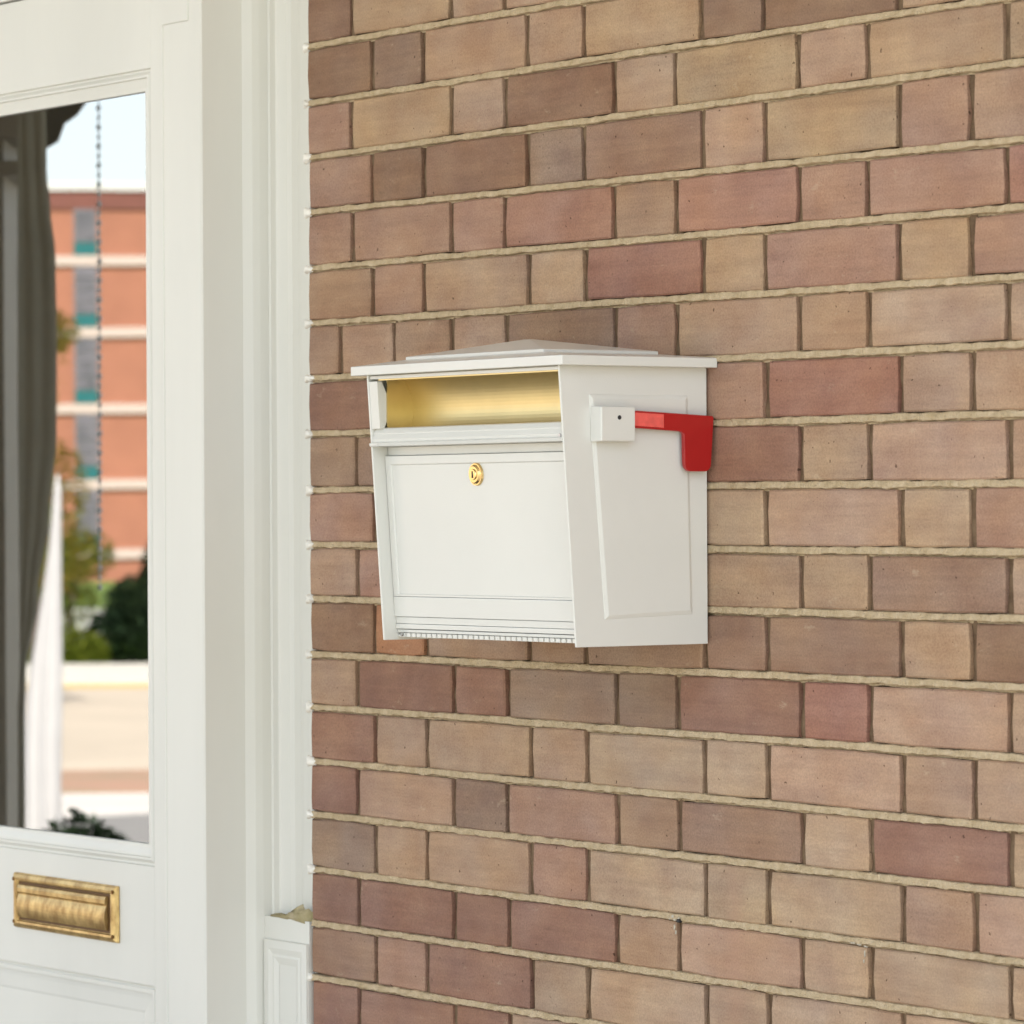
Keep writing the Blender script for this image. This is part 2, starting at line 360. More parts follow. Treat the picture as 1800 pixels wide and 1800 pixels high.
# pale lime spots and a chipped joint
def lump(name, pts_xz, y, th, m_, parent, seed=0):
    """small irregular raised patch, outline in the wall plane"""
    bm = bmesh.new(); cx = sum(p[0] for p in pts_xz) / len(pts_xz); cz = sum(p[1] for p in pts_xz) / len(pts_xz)
    fine = []
    for a, b2 in zip(pts_xz, pts_xz[1:] + pts_xz[:1]):
        for s in (0, .5): fine.append((a[0] + (b2[0] - a[0]) * s + random.uniform(-.0004, .0004), a[1] + (b2[1] - a[1]) * s + random.uniform(-.0004, .0004)))
    o_ = [bm.verts.new((p[0], y, p[1])) for p in fine]
    m1 = [bm.verts.new((cx + (p[0] - cx) * .78, y - th * random.uniform(.6, 1), cz + (p[1] - cz) * .78)) for p in fine]
    m2 = [bm.verts.new((cx + (p[0] - cx) * .35, y - th * random.uniform(.8, 1.25), cz + (p[1] - cz) * .35)) for p in fine]
    n = len(fine)
    for i in range(n):
        k = (i + 1) % n; bm.faces.new((o_[i], o_[k], m1[k], m1[i])); bm.faces.new((m1[i], m1[k], m2[k], m2[i]))
    bm.faces.new(m2)
    return bm_obj(name, bm, m_, parent, smooth=True)
random.seed(33)
def fleck(cx, cz, w, h):
    n = 7; pts = []
    for k in range(n):
        a = 2 * math.pi * k / n; q = random.uniform(0.5, 1.15); pts.append((cx + w * q * math.cos(a), cz + h * q * math.sin(a)))
    lump("lime_fleck", pts, -0.0012, 0.0012, M_LIME, wall)
for args in ((.3010, 1.1075, .0025, .0018), (.3060, 1.1040, .0050, .0014), (.3125, 1.1062, .0028, .0010), (.3050, 1.0965, .0014, .0040), (.3072, 1.0900, .0012, .0030), (.2965, 1.1045, .0020, .0008),
             (.6050, 1.1030, .0060, .0012), (.6160, 1.1022, .0050, .0015), (.6270, 1.1010, .0036, .0011), (.6255, 1.0930, .0010, .0040), (.6242, 1.0860, .0008, .0022)): fleck(*args)
box_obj("dark_hole_block", 0.3105, 0.3155, -0.0042, 0.002, 1.1015, 1.1055, M_DARK, wall, bev=0.001, seg=1)  # raised black block stands in for the shade of a small hole

# ------------------------------------------------------------------ door surround
YP = -0.084
sur = empty("door_surround", (-0.5, 0.0, 0.0), "cream painted moulded timber surround framing the door beside the brick", "door frame")
ZB = 1.046
bm = bmesh.new(); extrude_xy(bm, [(-0.644, YP), (-0.550, YP), (-0.548, YP + 0.002), (-0.548, -0.0240), (-0.5462, -0.0200), (-0.5425, -0.012), (-0.541, -0.002), (-0.541, 0.12), (-0.644, 0.12)], 0.0, 2.75)
bm_obj("post", bm, M_PAINT, sur)
prof = [(-0.5408, 0.0100), (-0.5385, 0.012), (-0.5235, 0.0105),
        (-0.5205, 0.0125), (-0.513, 0.0205), (-0.506, 0.0235), (-0.490, 0.0225), (-0.482, 0.0205), (-0.466, 0.0185), (-0.4405, 0.0180), (-0.430, 0.030), (-0.430, 0.12), (-0.5408, 0.12)]
bm = bmesh.new(); extrude_xy(bm, prof, ZB, 2.75); bm_obj("casing", bm, M_PAINT, sur)
bm = bmesh.new(); extrude_xy(bm, [(-0.5408, -0.0005), (XL - 0.0008, -0.0005), (XL - 0.0008, 0.12), (-0.5408, 0.12)], 0.0, ZB - 0.0015)
bm_obj("plinth", bm, M_PAINT, sur)
# raised frame moulding of the plinth panel
def frame_ring(bm, x0, x1, z0, z1, wdt, y0, y1, y2=None):
    """picture-frame moulding: outer rectangle, ridge, inner rectangle (faces -y)"""
    rings = []
    for (d, y) in ((0, y0), (0.0006, y1), (wdt * 0.35, y1 - 0.0004), (wdt * 0.6, (y0 + y1) / 2), (wdt * 0.7, (y0 + y1) / 2 - 0.0008), (wdt, y2 if y2 is not None else y0)):
        rings.append([bm.verts.new(p) for p in ((x0 + d, y, z0 + d), (x1 - d, y, z0 + d), (x1 - d, y, z1 - d), (x0 + d, y, z1 - d))])
    for a, b2 in zip(rings, rings[1:]):
        for i in range(4): k = (i + 1) % 4; bm.faces.new((a[i], a[k], b2[k], b2[i]))
    return rings
bm = bmesh.new(); frame_ring(bm, -0.537, XL - 0.001, 0.30, 1.0165, 0.030, -0.0008, -0.0048)
bm_obj("plinth_moulding", bm, M_PAINT, sur)
# planted strip and header board on the post face
box_obj("head_block", -0.640, -0.577, YP - 0.0022, YP + 0.001, 2.172, 2.72, M_PAINT, sur, bev=0.001, seg=1)
box_obj("stop_bead", -0.6435, -0.6395, YP - 0.0012, YP + 0.001, 0.002, 2.171, M_PAINT, sur, bev=0.001, seg=2)
box_obj("head_board", -1.62, -0.6445, -0.0835, 0.06, 2.2455, 2.75, M_PAINT, sur, bev=0.002)
box_obj("jamb", -1.62, -1.507, YP, 0.12, 0.0, 2.244, M_PAINT, sur, bev=0.002)
for k in range(3): pass
lump("mortar_patch", [(-0.5405, 1.0437), (-0.530, 1.0475), (-0.512, 1.0495), (-0.499, 1.0485), (-0.486, 1.0535), (-0.473, 1.0555), (-0.461, 1.0645), (-0.456, 1.0570), (-0.448, 1.0600), (-0.4385, 1.0555), (-0.4385, 1.0390), (-0.46, 1.0405), (-0.50, 1.0425)], 0.006, 0.008, M_FILLER, sur)
# caulk bead and paint run into the bed joints
bm = bmesh.new(); rws = []
z = 0.3
while z < 2.74:
    a = 0.0006 * noise.noise(Vector((z * 60, 1, 0))); b_ = 0.0012 * noise.noise(Vector((z * 45, 5, 0)))
    if not (1.035 < z < 1.07):
        rws.append([bm.verts.new(p) for p in ((-0.4475 + b_, 0.0195, z), (-0.4440 + a, 0.0120, z), (-0.4385, 0.0060 + a, z), (XL + 0.001, 0.0105, z))])
    else: rws.append(None)
    z += 0.006
for a, b2 in zip(rws, rws[1:]):
    if a and b2:
        for k in range(3): bm.faces.new((a[k], a[k + 1], b2[k + 1], b2[k]))
bm_obj("caulk_bead", bm, M_CAULK, sur, smooth=True)
random.seed(5)
for i in range(len(lz)):
    zz = bedz(i, XL); ln = random.choice((0.008, 0.012, 0.016, 0.021)) * random.uniform(0.7, 1.15)
    if abs(zz - 1.0431) < 0.01 or zz < 0.3: continue
    h = BED / 2 + random.uniform(-0.0008, 0.0016); q = lambda s_: random.uniform(-s_, s_)
    lump("paint_smear", [(XL - 0.0035, zz - h - .0022), (XL + .002, zz - h - .0004), (XL + ln * .35, zz - h * .95 + q(.0006)), (XL + ln * .7, zz - h * .7 + q(.0012)), (XL + ln, zz + q(.003)), (XL + ln * .75, zz + h * .6 + q(.0012)), (XL + ln * .4, zz + h + q(.0006)), (XL + .002, zz + h + .0004), (XL - 0.0035, zz + h + .0022)], 0.0020, 0.0056, M_CAULK, sur)

# ------------------------------------------------------------------ door
YD = -0.081
DX0, DX1 = -1.502, -0.6465
GX0, GX1 = -1.470, -0.6770
door = empty("front_door", (-1.07, -0.06, 0.0), "cream painted front door with tall glass pane and brass letter slot", "door")
DZ1 = 2.2435; GZ0, GZ1 = 1.1015, 2.1215; PZ0, PZ1 = 0.26, 0.9480
box_obj("stile", GX1 - 0.0, DX1, YD, YD + 0.045, 0.006, DZ1, M_PAINT, door, bev=0.0012)
box_obj("stile", DX0, GX0, YD, YD + 0.045, 0.006, DZ1, M_PAINT, door, bev=0.0012)
box_obj("top_rail", GX0, GX1, YD + 0.0003, YD + 0.045, GZ1, DZ1 - 0.0003, M_PAINT, door, bev=0.0006, seg=1)
box_obj("lock_rail", GX0, GX1, YD + 0.0003, YD + 0.045, PZ1, GZ0, M_PAINT, door, bev=0.0006, seg=1)
box_obj("bottom_rail", GX0, GX1, YD + 0.0003, YD + 0.045, 0.0063, PZ0, M_PAINT, door, bev=0.0006, seg=1)
def stepped_frame(name, x0, x1, z0, z1, steps):
    bm = bmesh.new(); rings = []
    for (d, y) in steps: rings.append([bm.verts.new(p) for p in ((x0 + d, y, z0 + d), (x1 - d, y, z0 + d), (x1 - d, y, z1 - d), (x0 + d, y, z1 - d))])
    for a, b2 in zip(rings, rings[1:]):
        for i in range(4): k = (i + 1) % 4; bm.faces.new((a[i], a[k], b2[k], b2[i]))
    return bm_obj(name, bm, M_PAINT, door)
stepped_frame("glazing_moulding", GX0, GX1, GZ0, GZ1, [(0, YD + .0003), (0.0003, YD + .0042), (0.003, YD + .0042), (0.0075, YD + 0.0012), (0.0105, YD + 0.0012), (0.0108, YD + 0.0052), (0.0145, YD + 0.0056), (0.0225, YD + 0.0078), (0.0268, YD + 0.0082), (0.0273, YD + 0.02)])
stepped_frame("panel_moulding", GX0, GX1, PZ0, PZ1, [(0, YD + .0003), (0.0003, YD + .0036), (0.0028, YD + .0036), (0.0050, YD + 0.0014), (0.0100, YD + 0.0016), (0.0103, YD + 0.0042), (0.018, YD + 0.0052), (0.034, YD + 0.0062), (0.038, YD + 0.0070)])
box_obj("door_panel", GX0 + .037, GX1 - .037, YD + 0.0069, YD + 0.03, PZ0 + .037, PZ1 - .037, M_PAINT, door, bev=0)
box_obj("glass_pane", GX0 + 0.0260, GX1 - 0.0260, YD + 0.0135, YD + 0.0145, GZ0 + 0.0262, GZ1 - 0.0262, M_GLASS, door, bev=0)
# glass: a single reflecting sheet
# brass letter slot on the lock rail
sl = box_obj("letter_slot", -1.0435, -0.7655, YD - 0.0030, YD + 0.0005, 0.9965, 1.0705, M_BRASS, door, bev=0.0020)
def brass_frame():
    bm = bmesh.new(); rings = []
    x0, x1, z0, z1 = -1.0435, -0.7655, 0.9965, 1.0705
    for (d, y) in ((0.001, YD - .003), (0.0022, YD - .0055), (0.0065, YD - .0072), (0.0095, YD - .0068), (0.0105, YD - .0035), (0.012, YD - .003)):
        dd = d * 1.0
        rings.append([bm.verts.new(p) for p in ((x0 + dd * 1.35, y, z0 + dd), (x1 - dd * 1.35, y, z0 + dd), (x1 - dd * 1.35, y, z1 - dd), (x0 + dd * 1.35, y, z1 - dd))])
    for a, b2 in zip(rings, rings[1:]):
        for i in range(4): k = (i + 1) % 4; bm.faces.new((a[i], a[k], b2[k], b2[i]))
    return bm
bm_obj("slot_frame", brass_frame(), M_BRASS, sl)
# flap: hinge roll above, bowed plate below
bm = bmesh.new(); pts = []
for k in range(9):
    t = k / 8; pts.append((YD - 0.0046 - 0.0050 * math.sin(math.pi * (0.12 + 0.80 * t)), 1.0425 - 0.0310 * t))
pr = [(YD - 0.0025, 1.0562), (YD - 0.0072, 1.0550), (YD - 0.0088, 1.0510), (YD - 0.0086, 1.0460), (YD - 0.0056, 1.0436)] + pts + [(YD - 0.0025, 1.0105)]
extrude_yz(bm, pr, -1.0250, -0.7895); bm_obj("slot_flap", bm, M_BRASS, sl)
box_obj("slot_shade_plate", -1.0275, -0.7815, YD - 0.0042, YD - 0.0030, 1.0080, 1.0590, mat("painted_slot_shadow", (0.10, 0.05, 0.015), rough=0.5, metal=0.6), sl, bev=0)  # dark plate painted as the shade around the flap
for (sx, sz) in ((-1.037, 1.062), (-1.037, 1.005), (-0.7725, 1.0625), (-0.7725, 1.0045)):
    bm = bmesh.new(); cyl(bm, (sx, YD - 0.0068, sz), (0, -1, 0), 0.0026, 0.0012, 12); bm_obj("slot_screw", bm, M_GOLD if False else mat("dark_brass_screw", (0.16, 0.08, 0.02), rough=0.4, metal=1.0), sl)

# unseen house body, added to block the sun (dark hall seen through the glass)
house = empty("house", (0, 3, 0), "unseen brick house body added behind the porch wall to block the sun", "house")
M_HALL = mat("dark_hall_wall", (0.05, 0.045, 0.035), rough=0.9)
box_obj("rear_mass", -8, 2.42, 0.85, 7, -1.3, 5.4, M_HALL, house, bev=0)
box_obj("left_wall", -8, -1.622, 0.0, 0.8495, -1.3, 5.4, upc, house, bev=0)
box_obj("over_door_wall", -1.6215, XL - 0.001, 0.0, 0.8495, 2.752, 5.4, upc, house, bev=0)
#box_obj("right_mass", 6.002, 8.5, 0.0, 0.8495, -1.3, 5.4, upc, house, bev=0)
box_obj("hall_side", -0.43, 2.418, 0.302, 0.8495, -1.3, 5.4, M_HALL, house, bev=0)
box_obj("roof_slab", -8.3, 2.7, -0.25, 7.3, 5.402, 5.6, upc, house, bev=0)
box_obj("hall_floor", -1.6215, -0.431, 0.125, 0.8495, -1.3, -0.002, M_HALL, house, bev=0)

# ------------------------------------------------------------------ mailbox
W_ = 0.3684; ZM0, ZM1 = 1.408, 1.7068
def yfr(z): return -0.180 - (z - 1.408) * (0.0206 / 0.297)
mb = empty("wall_mailbox", (W_ / 2, 0, ZM0), "white locking mailbox with gold lined mail slot fixed to the brick wall", "mailbox")
def side_panel(x_out, sgn):
    """sheet side wall with a raised field; sgn +1: right side"""
    bm = bmesh.new(); th = 0.0028; x_in = x_out - sgn * th
    # front edge carries the curved cheek cut at the slot
    fr = [(yfr(ZM0), ZM0), (yfr(1.622), 1.622)]
    cheek = []
    fr += [(yfr(1.7015), 1.7015), (yfr(ZM1), ZM1)]
    outl = fr + [(-0.0030, ZM1), (-0.0030, ZM0)]
    extrude_yz(bm, outl, min(x_out, x_in), max(x_out, x_in))
    bevel(bm, 0.0009, 2)
    o = bm_obj("side_panel", bm, M_BOX, mb)
    # raised field
    bm = bmesh.new(); b = 0.0036; h = 0.0022
    q = [(-0.1622, 1.6765), (-0.1426, 1.4368), (-0.0240, 1.4405), (-0.0292, 1.6765)]
    cy = sum(p[0] for p in q) / 4; cz = sum(p[1] for p in q) / 4
    def ring(ins, x): return [bm.verts.new((x, p[0] + (ins if p[0] < cy else -ins), p[1] + (ins if p[1] < cz else -ins))) for p in q]
    r0 = ring(0, x_out - sgn * 0.0002); r1 = ring(0.0006, x_out + sgn * 0.0006); r2 = ring(b, x_out + sgn * h * 0.86); r3 = ring(b + 0.001, x_out + sgn * h); 
    for a, c in ((r0, r1), (r1, r2), (r2, r3)):
        for i in range(4): k = (i + 1) % 4; bm.faces.new((a[i], a[k], c[k], c[i]))
    bm.faces.new(r3)
    bm_obj("raised_field", bm, M_BOX, o)
    return o
side_panel(W_, 1); side_panel(0.0, -1)
REC = 0.0165
def fy(z, d): return yfr(z) + d
# back and bottom
box_obj("back_plate", 0.006, W_ - 0.006, -0.006, 0.0, ZM0 + 0.001, ZM1 - 0.001, M_BOX, mb, bev=0)
box_obj("floor_plate", 0.003, W_ - 0.003, -0.1615, -0.0062, ZM0 + 0.0035, ZM0 + 0.0060, M_BOX, mb, bev=0)
def front_slab(name, z0, z1, d0, d1, x0, x1, parent=mb, bev=0.0008, m_=None):
    bm = bmesh.new()
    hexa(bm, [(x0, fy(z0, d0), z0), (x1, fy(z0, d0), z0), (x1, fy(z0, d1), z0), (x0, fy(z0, d1), z0), (x0, fy(z1, d0), z1), (x1, fy(z1, d0), z1), (x1, fy(z1, d1), z1), (x0, fy(z1, d1), z1)])
    if bev: bevel(bm, bev, 2)
    return bm_obj(name, bm, m_ or M_BOX, parent)
xi0, xi1 = 0.0032, W_ - 0.0032
dr = front_slab("mailbox_door", 1.4575, 1.6156, REC + .0012, REC + 0.004, xi0 + 0.0006, xi1 - 0.0006)
# recessed field of the door: raised margin around it
def rim():
    bm = bmesh.new(); rings = []
    for (d, dy) in ((0, REC + .0012), (0.0001, REC - .0006), (0.0092, REC - .0006), (0.0105, REC + .0011)):
        z0, z1, x0, x1 = 1.4575 + d * .25, 1.6156 - d * 1.0, xi0 + .0006 + d, xi1 - .0006 - d
        rings.append([bm.verts.new(p) for p in ((x0, fy(z0, dy), z0), (x1, fy(z0, dy), z0), (x1, fy(z1, dy), z1), (x0, fy(z1, dy), z1))])
    for a, b2 in zip(rings, rings[1:]):
        for i in range(4): k = (i + 1) % 4; bm.faces.new((a[i], a[k], b2[k], b2[i]))
    return bm
bm_obj("door_rim", rim(), M_BOX, dr)
front_slab("bottom_rail", 1.4345, 1.4571, REC - .0010, REC + 0.004, xi0, xi1)
front_slab("kick_strip", 1.4266, 1.4341, REC + .0008, REC + 0.005, xi0, xi1, bev=0.0006)
front_slab("kick_strip", 1.4208, 1.4263, REC - .0004, REC + 0.005, xi0, xi1, bev=0.0006)
hg = front_slab("hinge_bar", 1.4165, 1.4200, REC + .0018, REC + 0.006, xi0, xi1, bev=0.0006)
bm = bmesh.new()
for k in range(34):
    x = 0.014 + k * 0.0102
    hexa_c = [(x, fy(1.4118, REC - .0002), 1.4118), (x + .0072, fy(1.4118, REC - .0002), 1.4118), (x + .0072, fy(1.4118, REC + .006), 1.4118), (x, fy(1.4118, REC + .006), 1.4118),
              (x, fy(1.416, REC - .0002), 1.4160), (x + .0072, fy(1.416, REC - .0002), 1.4160), (x + .0072, fy(1.416, REC + .006), 1.4160), (x, fy(1.416, REC + .006), 1.4160)]
    hexa(bm, hexa_c)
o = bm_obj("hinge_knuckle", bm, M_BOX, mb); o['kind'] = 'stuff'
bm = bmesh.new(); cyl(bm, (0.0165, fy(1.4145, REC - .001), 1.4145), (0, -1, 0), 0.0022, 0.0014, 12); bm_obj("hinge_pin", bm, M_STEEL, mb)
front_slab("upper_rail", 1.6160, 1.6262, REC + .0040, REC + 0.010, xi0, xi1)
# slot lip: a stepped bar standing forward to the edge of the side panels
bm = bmesh.new()
lp = [(fy(1.626, 0.013), 1.6262), (fy(1.626, -.0006), 1.6268), (fy(1.6300, -.0014), 1.6300), (fy(1.6325, .0010), 1.6320), (fy(1.634, .0006), 1.6345), (fy(1.6395, .0032), 1.6400),
      (fy(1.6415, .0030), 1.6415), (fy(1.6470, .0060), 1.6462), (fy(1.6482, .0085), 1.6474), (fy(1.6475, .014), 1.6450), (fy(1.6400, .018), 1.6400)]
extrude_yz(bm, lp, 0.0030, W_ - 0.0030); lip = bm_obj("slot_lip", bm, M_BOX, mb)
bm = bmesh.new(); cyl(bm, (W_ - 0.0068, fy(1.6302, 0.0008), 1.6328), (0, -1, 0), 0.0021, 0.0016, 12); bm_obj("lip_screw", bm, M_STEEL, lip)
bm = bmesh.new(); extrude_yz(bm, [(fy(1.626, -.0010), 1.6262), (fy(1.626, -.0022), 1.6275), (fy(1.6300, -.0022), 1.6300), (fy(1.63, .002), 1.6310)], 0.0004, 0.0165); bm_obj("lip_end", bm, M_BOX, lip)
pc = [(yfr(1.6465) + .001, 1.6465), (yfr(1.6995) + .001, 1.6995)]
for k in range(11):
    t = k / 10; z = 1.6995 - 0.053 * t; pc.append((yfr(z) + 0.0035 + 0.0110 * math.sin(math.pi * (0.10 + 0.80 * t)), z))
bm = bmesh.new(); extrude_yz(bm, pc, 0.0030, 0.0195); bm_obj("slot_cheek", bm, M_BOX, mb)
# gold tray behind the slot
bm = bmesh.new(); outer = []
for k in range(15):
    t = k / 14; a = R(8 + 92 * t)
    outer.append((-0.176 + 0.064 * math.cos(a) * 1.0 + 0.0, 0))
outer = []
cyl_c = (-0.1960, 1.6685)           # centre of the curve (y, z); the top leans forward again
rad = 0.0450
for k in range(19):
    a = R(-38 + 87 * k / 18)
    outer.append((cyl_c[0] + rad * math.cos(a), cyl_c[1] + rad * math.sin(a)))
inner = [(p[0] + 0.0012, p[1] - 0.0012) for p in outer]
prf = outer + inner[::-1]
extrude_yz(bm, prf, 0.0215, W_ - 0.0034); bm_obj("mail_tray", bm, M_GOLD, mb, smooth=False)
for f in bpy.data.objects: pass
bm = bmesh.new(); ec = outer + [(-0.1868, 1.7030), (-0.1868, 1.6425)]
extrude_yz(bm, ec, 0.0195, 0.0215); bm_obj("tray_end", bm, M_GOLD, mb)
box_obj("header_strip", 0.004, W_ - 0.004, fy(1.703, .0020), fy(1.703, .0045), 1.7020, 1.7058, M_BOX, mb, bev=0.0006)
box_obj("slot_edge", 0.0200, W_ - 0.004, fy(1.703, .0026), fy(1.703, .0050), 1.7004, 1.7019, M_GOLD, mb, bev=0)
box_obj("tray_cover", 0.004, W_ - 0.004, -0.130, -0.0035, 1.7035, 1.7062, M_BOX, mb, bev=0)
# cap
cap = None
bm = bmesh.new()
x0, x1, y0, y1 = -0.0205, 0.3845, -0.2085, -0.0006
z0, z1 = 1.7066, 1.7168
tx0, tx1, ty0, ty1 = 0.0500, 0.3130, -0.1810, -0.0260
def ring4(bm, a, b, c, d, z): return [bm.verts.new(p) for p in ((a, c, z), (b, c, z), (b, d, z), (a, d, z))]
r_ = [ring4(bm, x0, x1, y0, y1, z0), ring4(bm, x0, x1, y0, y1, z1)]
r_.append(ring4(bm, x0 + .006, x1 - .006, y0 + .006, y1 - .0, z1 + 0.0010))
r_.append(ring4(bm, tx0 - .002, tx1 + .002, ty0 - .002, ty1 + .002, 1.7228))
for a, b2 in zip(r_, r_[1:]):
    for i in range(4): k = (i + 1) % 4; bm.faces.new((a[i], a[k], b2[k], b2[i]))
bm.faces.new(r_[0][::-1]); bm.faces.new(r_[-1]); bevel(bm, 0.0014, 3)
cap = bm_obj("cap", bm, M_BOX, mb)
bm = bmesh.new()
r_ = [ring4(bm, tx0, tx1, ty0, ty1, 1.7222), ring4(bm, tx0, tx1, ty0, ty1, 1.7262)]
ap = ring4(bm, 0.176, 0.187, -0.1085, -0.1035, 1.7425)
for a, b2 in ((r_[0], r_[1]), (r_[1], ap)):
    for i in range(4): k = (i + 1) % 4; bm.faces.new((a[i], a[k], b2[k], b2[i]))
bm.faces.new(r_[0][::-1]); bm.faces.new(ap); bevel(bm, 0.0010, 2)
bm_obj("cap_crown", bm, M_BOX, cap)
# lock
lx, lz_ = 0.1800, 1.5935; ly = fy(lz_, REC)
n_ = Vector((0, -1, -0.069)).normalized()
bm = bmesh.new(); cyl(bm, (lx, ly + .001, lz_), n_, 0.0128, 0.0026, 32, 0.0120); cyl(bm, Vector((lx, ly + .001, lz_)) + n_ * 0.0026, n_, 0.0108, 0.0022, 32, 0.0088)
lk = bm_obj("lock", bm, M_BRASSB, dr)
bm = bmesh.new(); cyl(bm, Vector((lx, ly + .001, lz_)) + n_ * 0.0050, n_, 0.0062, 0.0012, 24, 0.0056); hexa(bm, [tuple(Vector((lx, ly + .001, lz_)) + n_ * hh + Vector((xx, 0, zz))) for hh, xx, zz in ((.0058, -.0010, -.0038), (.0058, .0010, -.0038), (.0066, .0010, -.0038), (.0066, -.0010, -.0038), (.0058, -.0010, .0038), (.0058, .0010, .0038), (.0066, .0010, .0038), (.0066, -.0010, .0038))])
me_ = bm_obj("key_plug", bm, [M_BRASSB, M_DARK], None)
for p in me_.data.polygons[-6:]: p.material_index = 1
off = mb.location; me_.data.transform(Matrix.Translation(-off)); me_.parent = mb
# flag bracket
bm = bmesh.new(); a0, a1, b0, b1 = -0.1575, -0.1125, 1.6255, 1.6640
hexa(bm, [(W_, a0 - .003, b0), (W_ + .0165, a0, b0 + .001), (W_ + .0165, a1, b0 + .001), (W_, a1 + .0005, b0), (W_, a0 - .003, b1), (W_ + .0165, a0, b1 - .001), (W_ + .0165, a1, b1 - .001), (W_, a1 + .0005, b1)])
bevel(bm, 0.0016, 3); br = bm_obj("flag_bracket", bm, M_BOX, mb)
bm = bmesh.new(); cyl(bm, (W_ + 0.0160, -0.1338, 1.6516), (1, 0, 0), 0.0024, 0.0009, 16); bm_obj("bracket_screw", bm, M_DARK, br)
# red flag
def prism_x(bm, pts, x0, x1):
    a = [bm.verts.new((x0, p[0], p[1])) for p in pts]; b = [bm.verts.new((x1, p[0], p[1])) for p in pts]; n = len(pts)
    for i in range(n): k = (i + 1) % n; bm.faces.new((a[i], a[k], b[k], b[i]))
    bm.faces.new(a); bm.faces.new(b[::-1])
bm = bmesh.new()
def arc(cy, cz, r, a0, a1, n=6): return [(cy + r * math.cos(R(a0 + (a1 - a0) * k / n)), cz + r * math.sin(R(a0 + (a1 - a0) * k / n))) for k in range(n + 1)]
fo = [(-0.1120, 1.6595), (-0.1120, 1.6408), (-0.0470, 1.6375), (-0.0440, 1.6350)] + arc(-0.0345, 1.6030, 0.0085, 180, 270, 5) + arc(-0.0150, 1.6030, 0.0085, 270, 345, 5) + [(-0.0028, 1.6520), (-0.0040, 1.6545)]
prism_x(bm, fo, W_ + 0.0068, W_ + 0.0124); bevel(bm, 0.0017, 3)
fl = bm_obj("flag", bm, M_RED, mb)
bm = bmesh.new(); prism_x(bm, [(-0.1115, 1.6573), (-0.1115, 1.6432), (-0.0715, 1.6412), (-0.0715, 1.6556)], W_ + 0.0123, W_ + 0.0129); bm_obj("flag_strip", bm, M_REDL, fl)

# ------------------------------------------------------------------ street that the door glass mirrors
# street frame: origin E0 on the ground plane, FV away from the house, RV across
YG = YD + 0.0135
E0 = Vector((CAM.x, 2 * YG - CAM.y, 1.55)); FV = Vector((FW.x, -FW.y, 0)); RV = Vector((RT.x, -RT.y, 0))
def S(u, d, z): return E0 + FV * d + RV * u + Vector((0, 0, z - 1.55))
def sbox(bm, u0, u1, d0, d1, z0, z1):
    return hexa(bm, [S(u0, d0, z0), S(u1, d0, z0), S(u1, d1, z0), S(u0, d1, z0), S(u0, d0, z1), S(u1, d0, z1), S(u1, d1, z1), S(u0, d1, z1)])
def sobj(name, args, m_, parent=None, kind=None):
    bm = bmesh.new(); sbox(bm, *args); o = bm_obj(name, bm, m_, parent)
    if kind: o['kind'] = kind
    return o
G0 = -1.3
sobj("pavement", (-60, 60, 12, 42.4, G0, G0 + 0.02), mat("pale_concrete", (0.66, 0.61, 0.53), rough=0.9, var=0.06, var_scale=0.8), None, 'structure')
bm = bmesh.new(); hexa(bm, [S(-60, 36, G0 + .021), S(60, 40, G0 + .021), S(60, 51, G0 + .021), S(-60, 46, G0 + .021), S(-60, 36, G0 + .07), S(60, 40, G0 + .07), S(60, 51, G0 + .07), S(-60, 46, G0 + .07)])
sobj("brick_verge", (-60, 60, 42.4, 46.0, G0, G0 + 0.035), mat("clay_paving", (0.46, 0.26, 0.17), rough=0.9, col2=(0.34, 0.25, 0.15), var_scale=0.7), None, 'structure'); bm.free()
sobj("road", (-120, 120, 46.0, 70.0, G0, G0 + 0.012), mat("bleached_asphalt", (0.55, 0.46, 0.34), rough=0.95, var=0.08, var_scale=0.5), None, 'structure')
sobj("road_line", (-120, 120, 68.4, 69.8, G0 + .013, G0 + 0.018), mat("yellow_road_paint", (0.62, 0.42, 0.12), rough=0.8), None, 'structure')
sobj("kerb", (-120, 120, 70.05, 77.0, G0, G0 + 0.12), mat("sidewalk_concrete", (0.66, 0.61, 0.50), rough=0.9, var=0.05, var_scale=0.5), None, 'structure')
sobj("lawn", (-120, 120, 77.05, 179, G0, G0 + 0.05), mat("lawn_grass", (0.08, 0.15, 0.02), rough=1, col2=(0.16, 0.22, 0.03), var_scale=0.3), None, 'structure')
# apartment block
bl = empty("apartment_block", S(0, 180, G0), "long salmon brick apartment block with pale floor bands across the street", "building")
M_SAL = mat("salmon_brick", (0.40, 0.165, 0.10), rough=0.9, var=0.08, var_scale=0.6)
M_BAND = mat("cast_stone_band", (0.60, 0.48, 0.41), rough=0.9)
M_MAR = mat("maroon_parapet", (0.21, 0.08, 0.06), rough=0.9, var=0.1, var_scale=0.5)
M_TEAL = mat("teal_spandrel", (0.015, 0.14, 0.14), rough=0.4)
M_WF = mat("grey_window_frame", (0.22, 0.21, 0.21), rough=0.5)
M_WG = mat("grey_blind_glass", (0.10, 0.10, 0.11), rough=0.25, col2=(0.20, 0.18, 0.20), var_scale=1.5)
sobj("wall", (-70, 45, 180, 195, G0, 14.85), M_SAL, bl)
sobj("parapet", (-70.2, 45.2, 179.9, 195, 14.85, 15.65), M_MAR, bl)
zb = [12.6, 9.5, 6.2, 2.9, -0.1]
sobj("coping", (-70.3, 45.3, 179.8, 195, 15.655, 16.0), mat("pale_coping", (0.7, 0.68, 0.64), rough=0.8), bl)
for z in zb: sobj("floor_band", (-70.1, 45.1, 179.85, 180.5, z - 0.21, z + 0.21), M_BAND, bl)
tops = [14.85] + [z - 0.24 for z in zb]; 
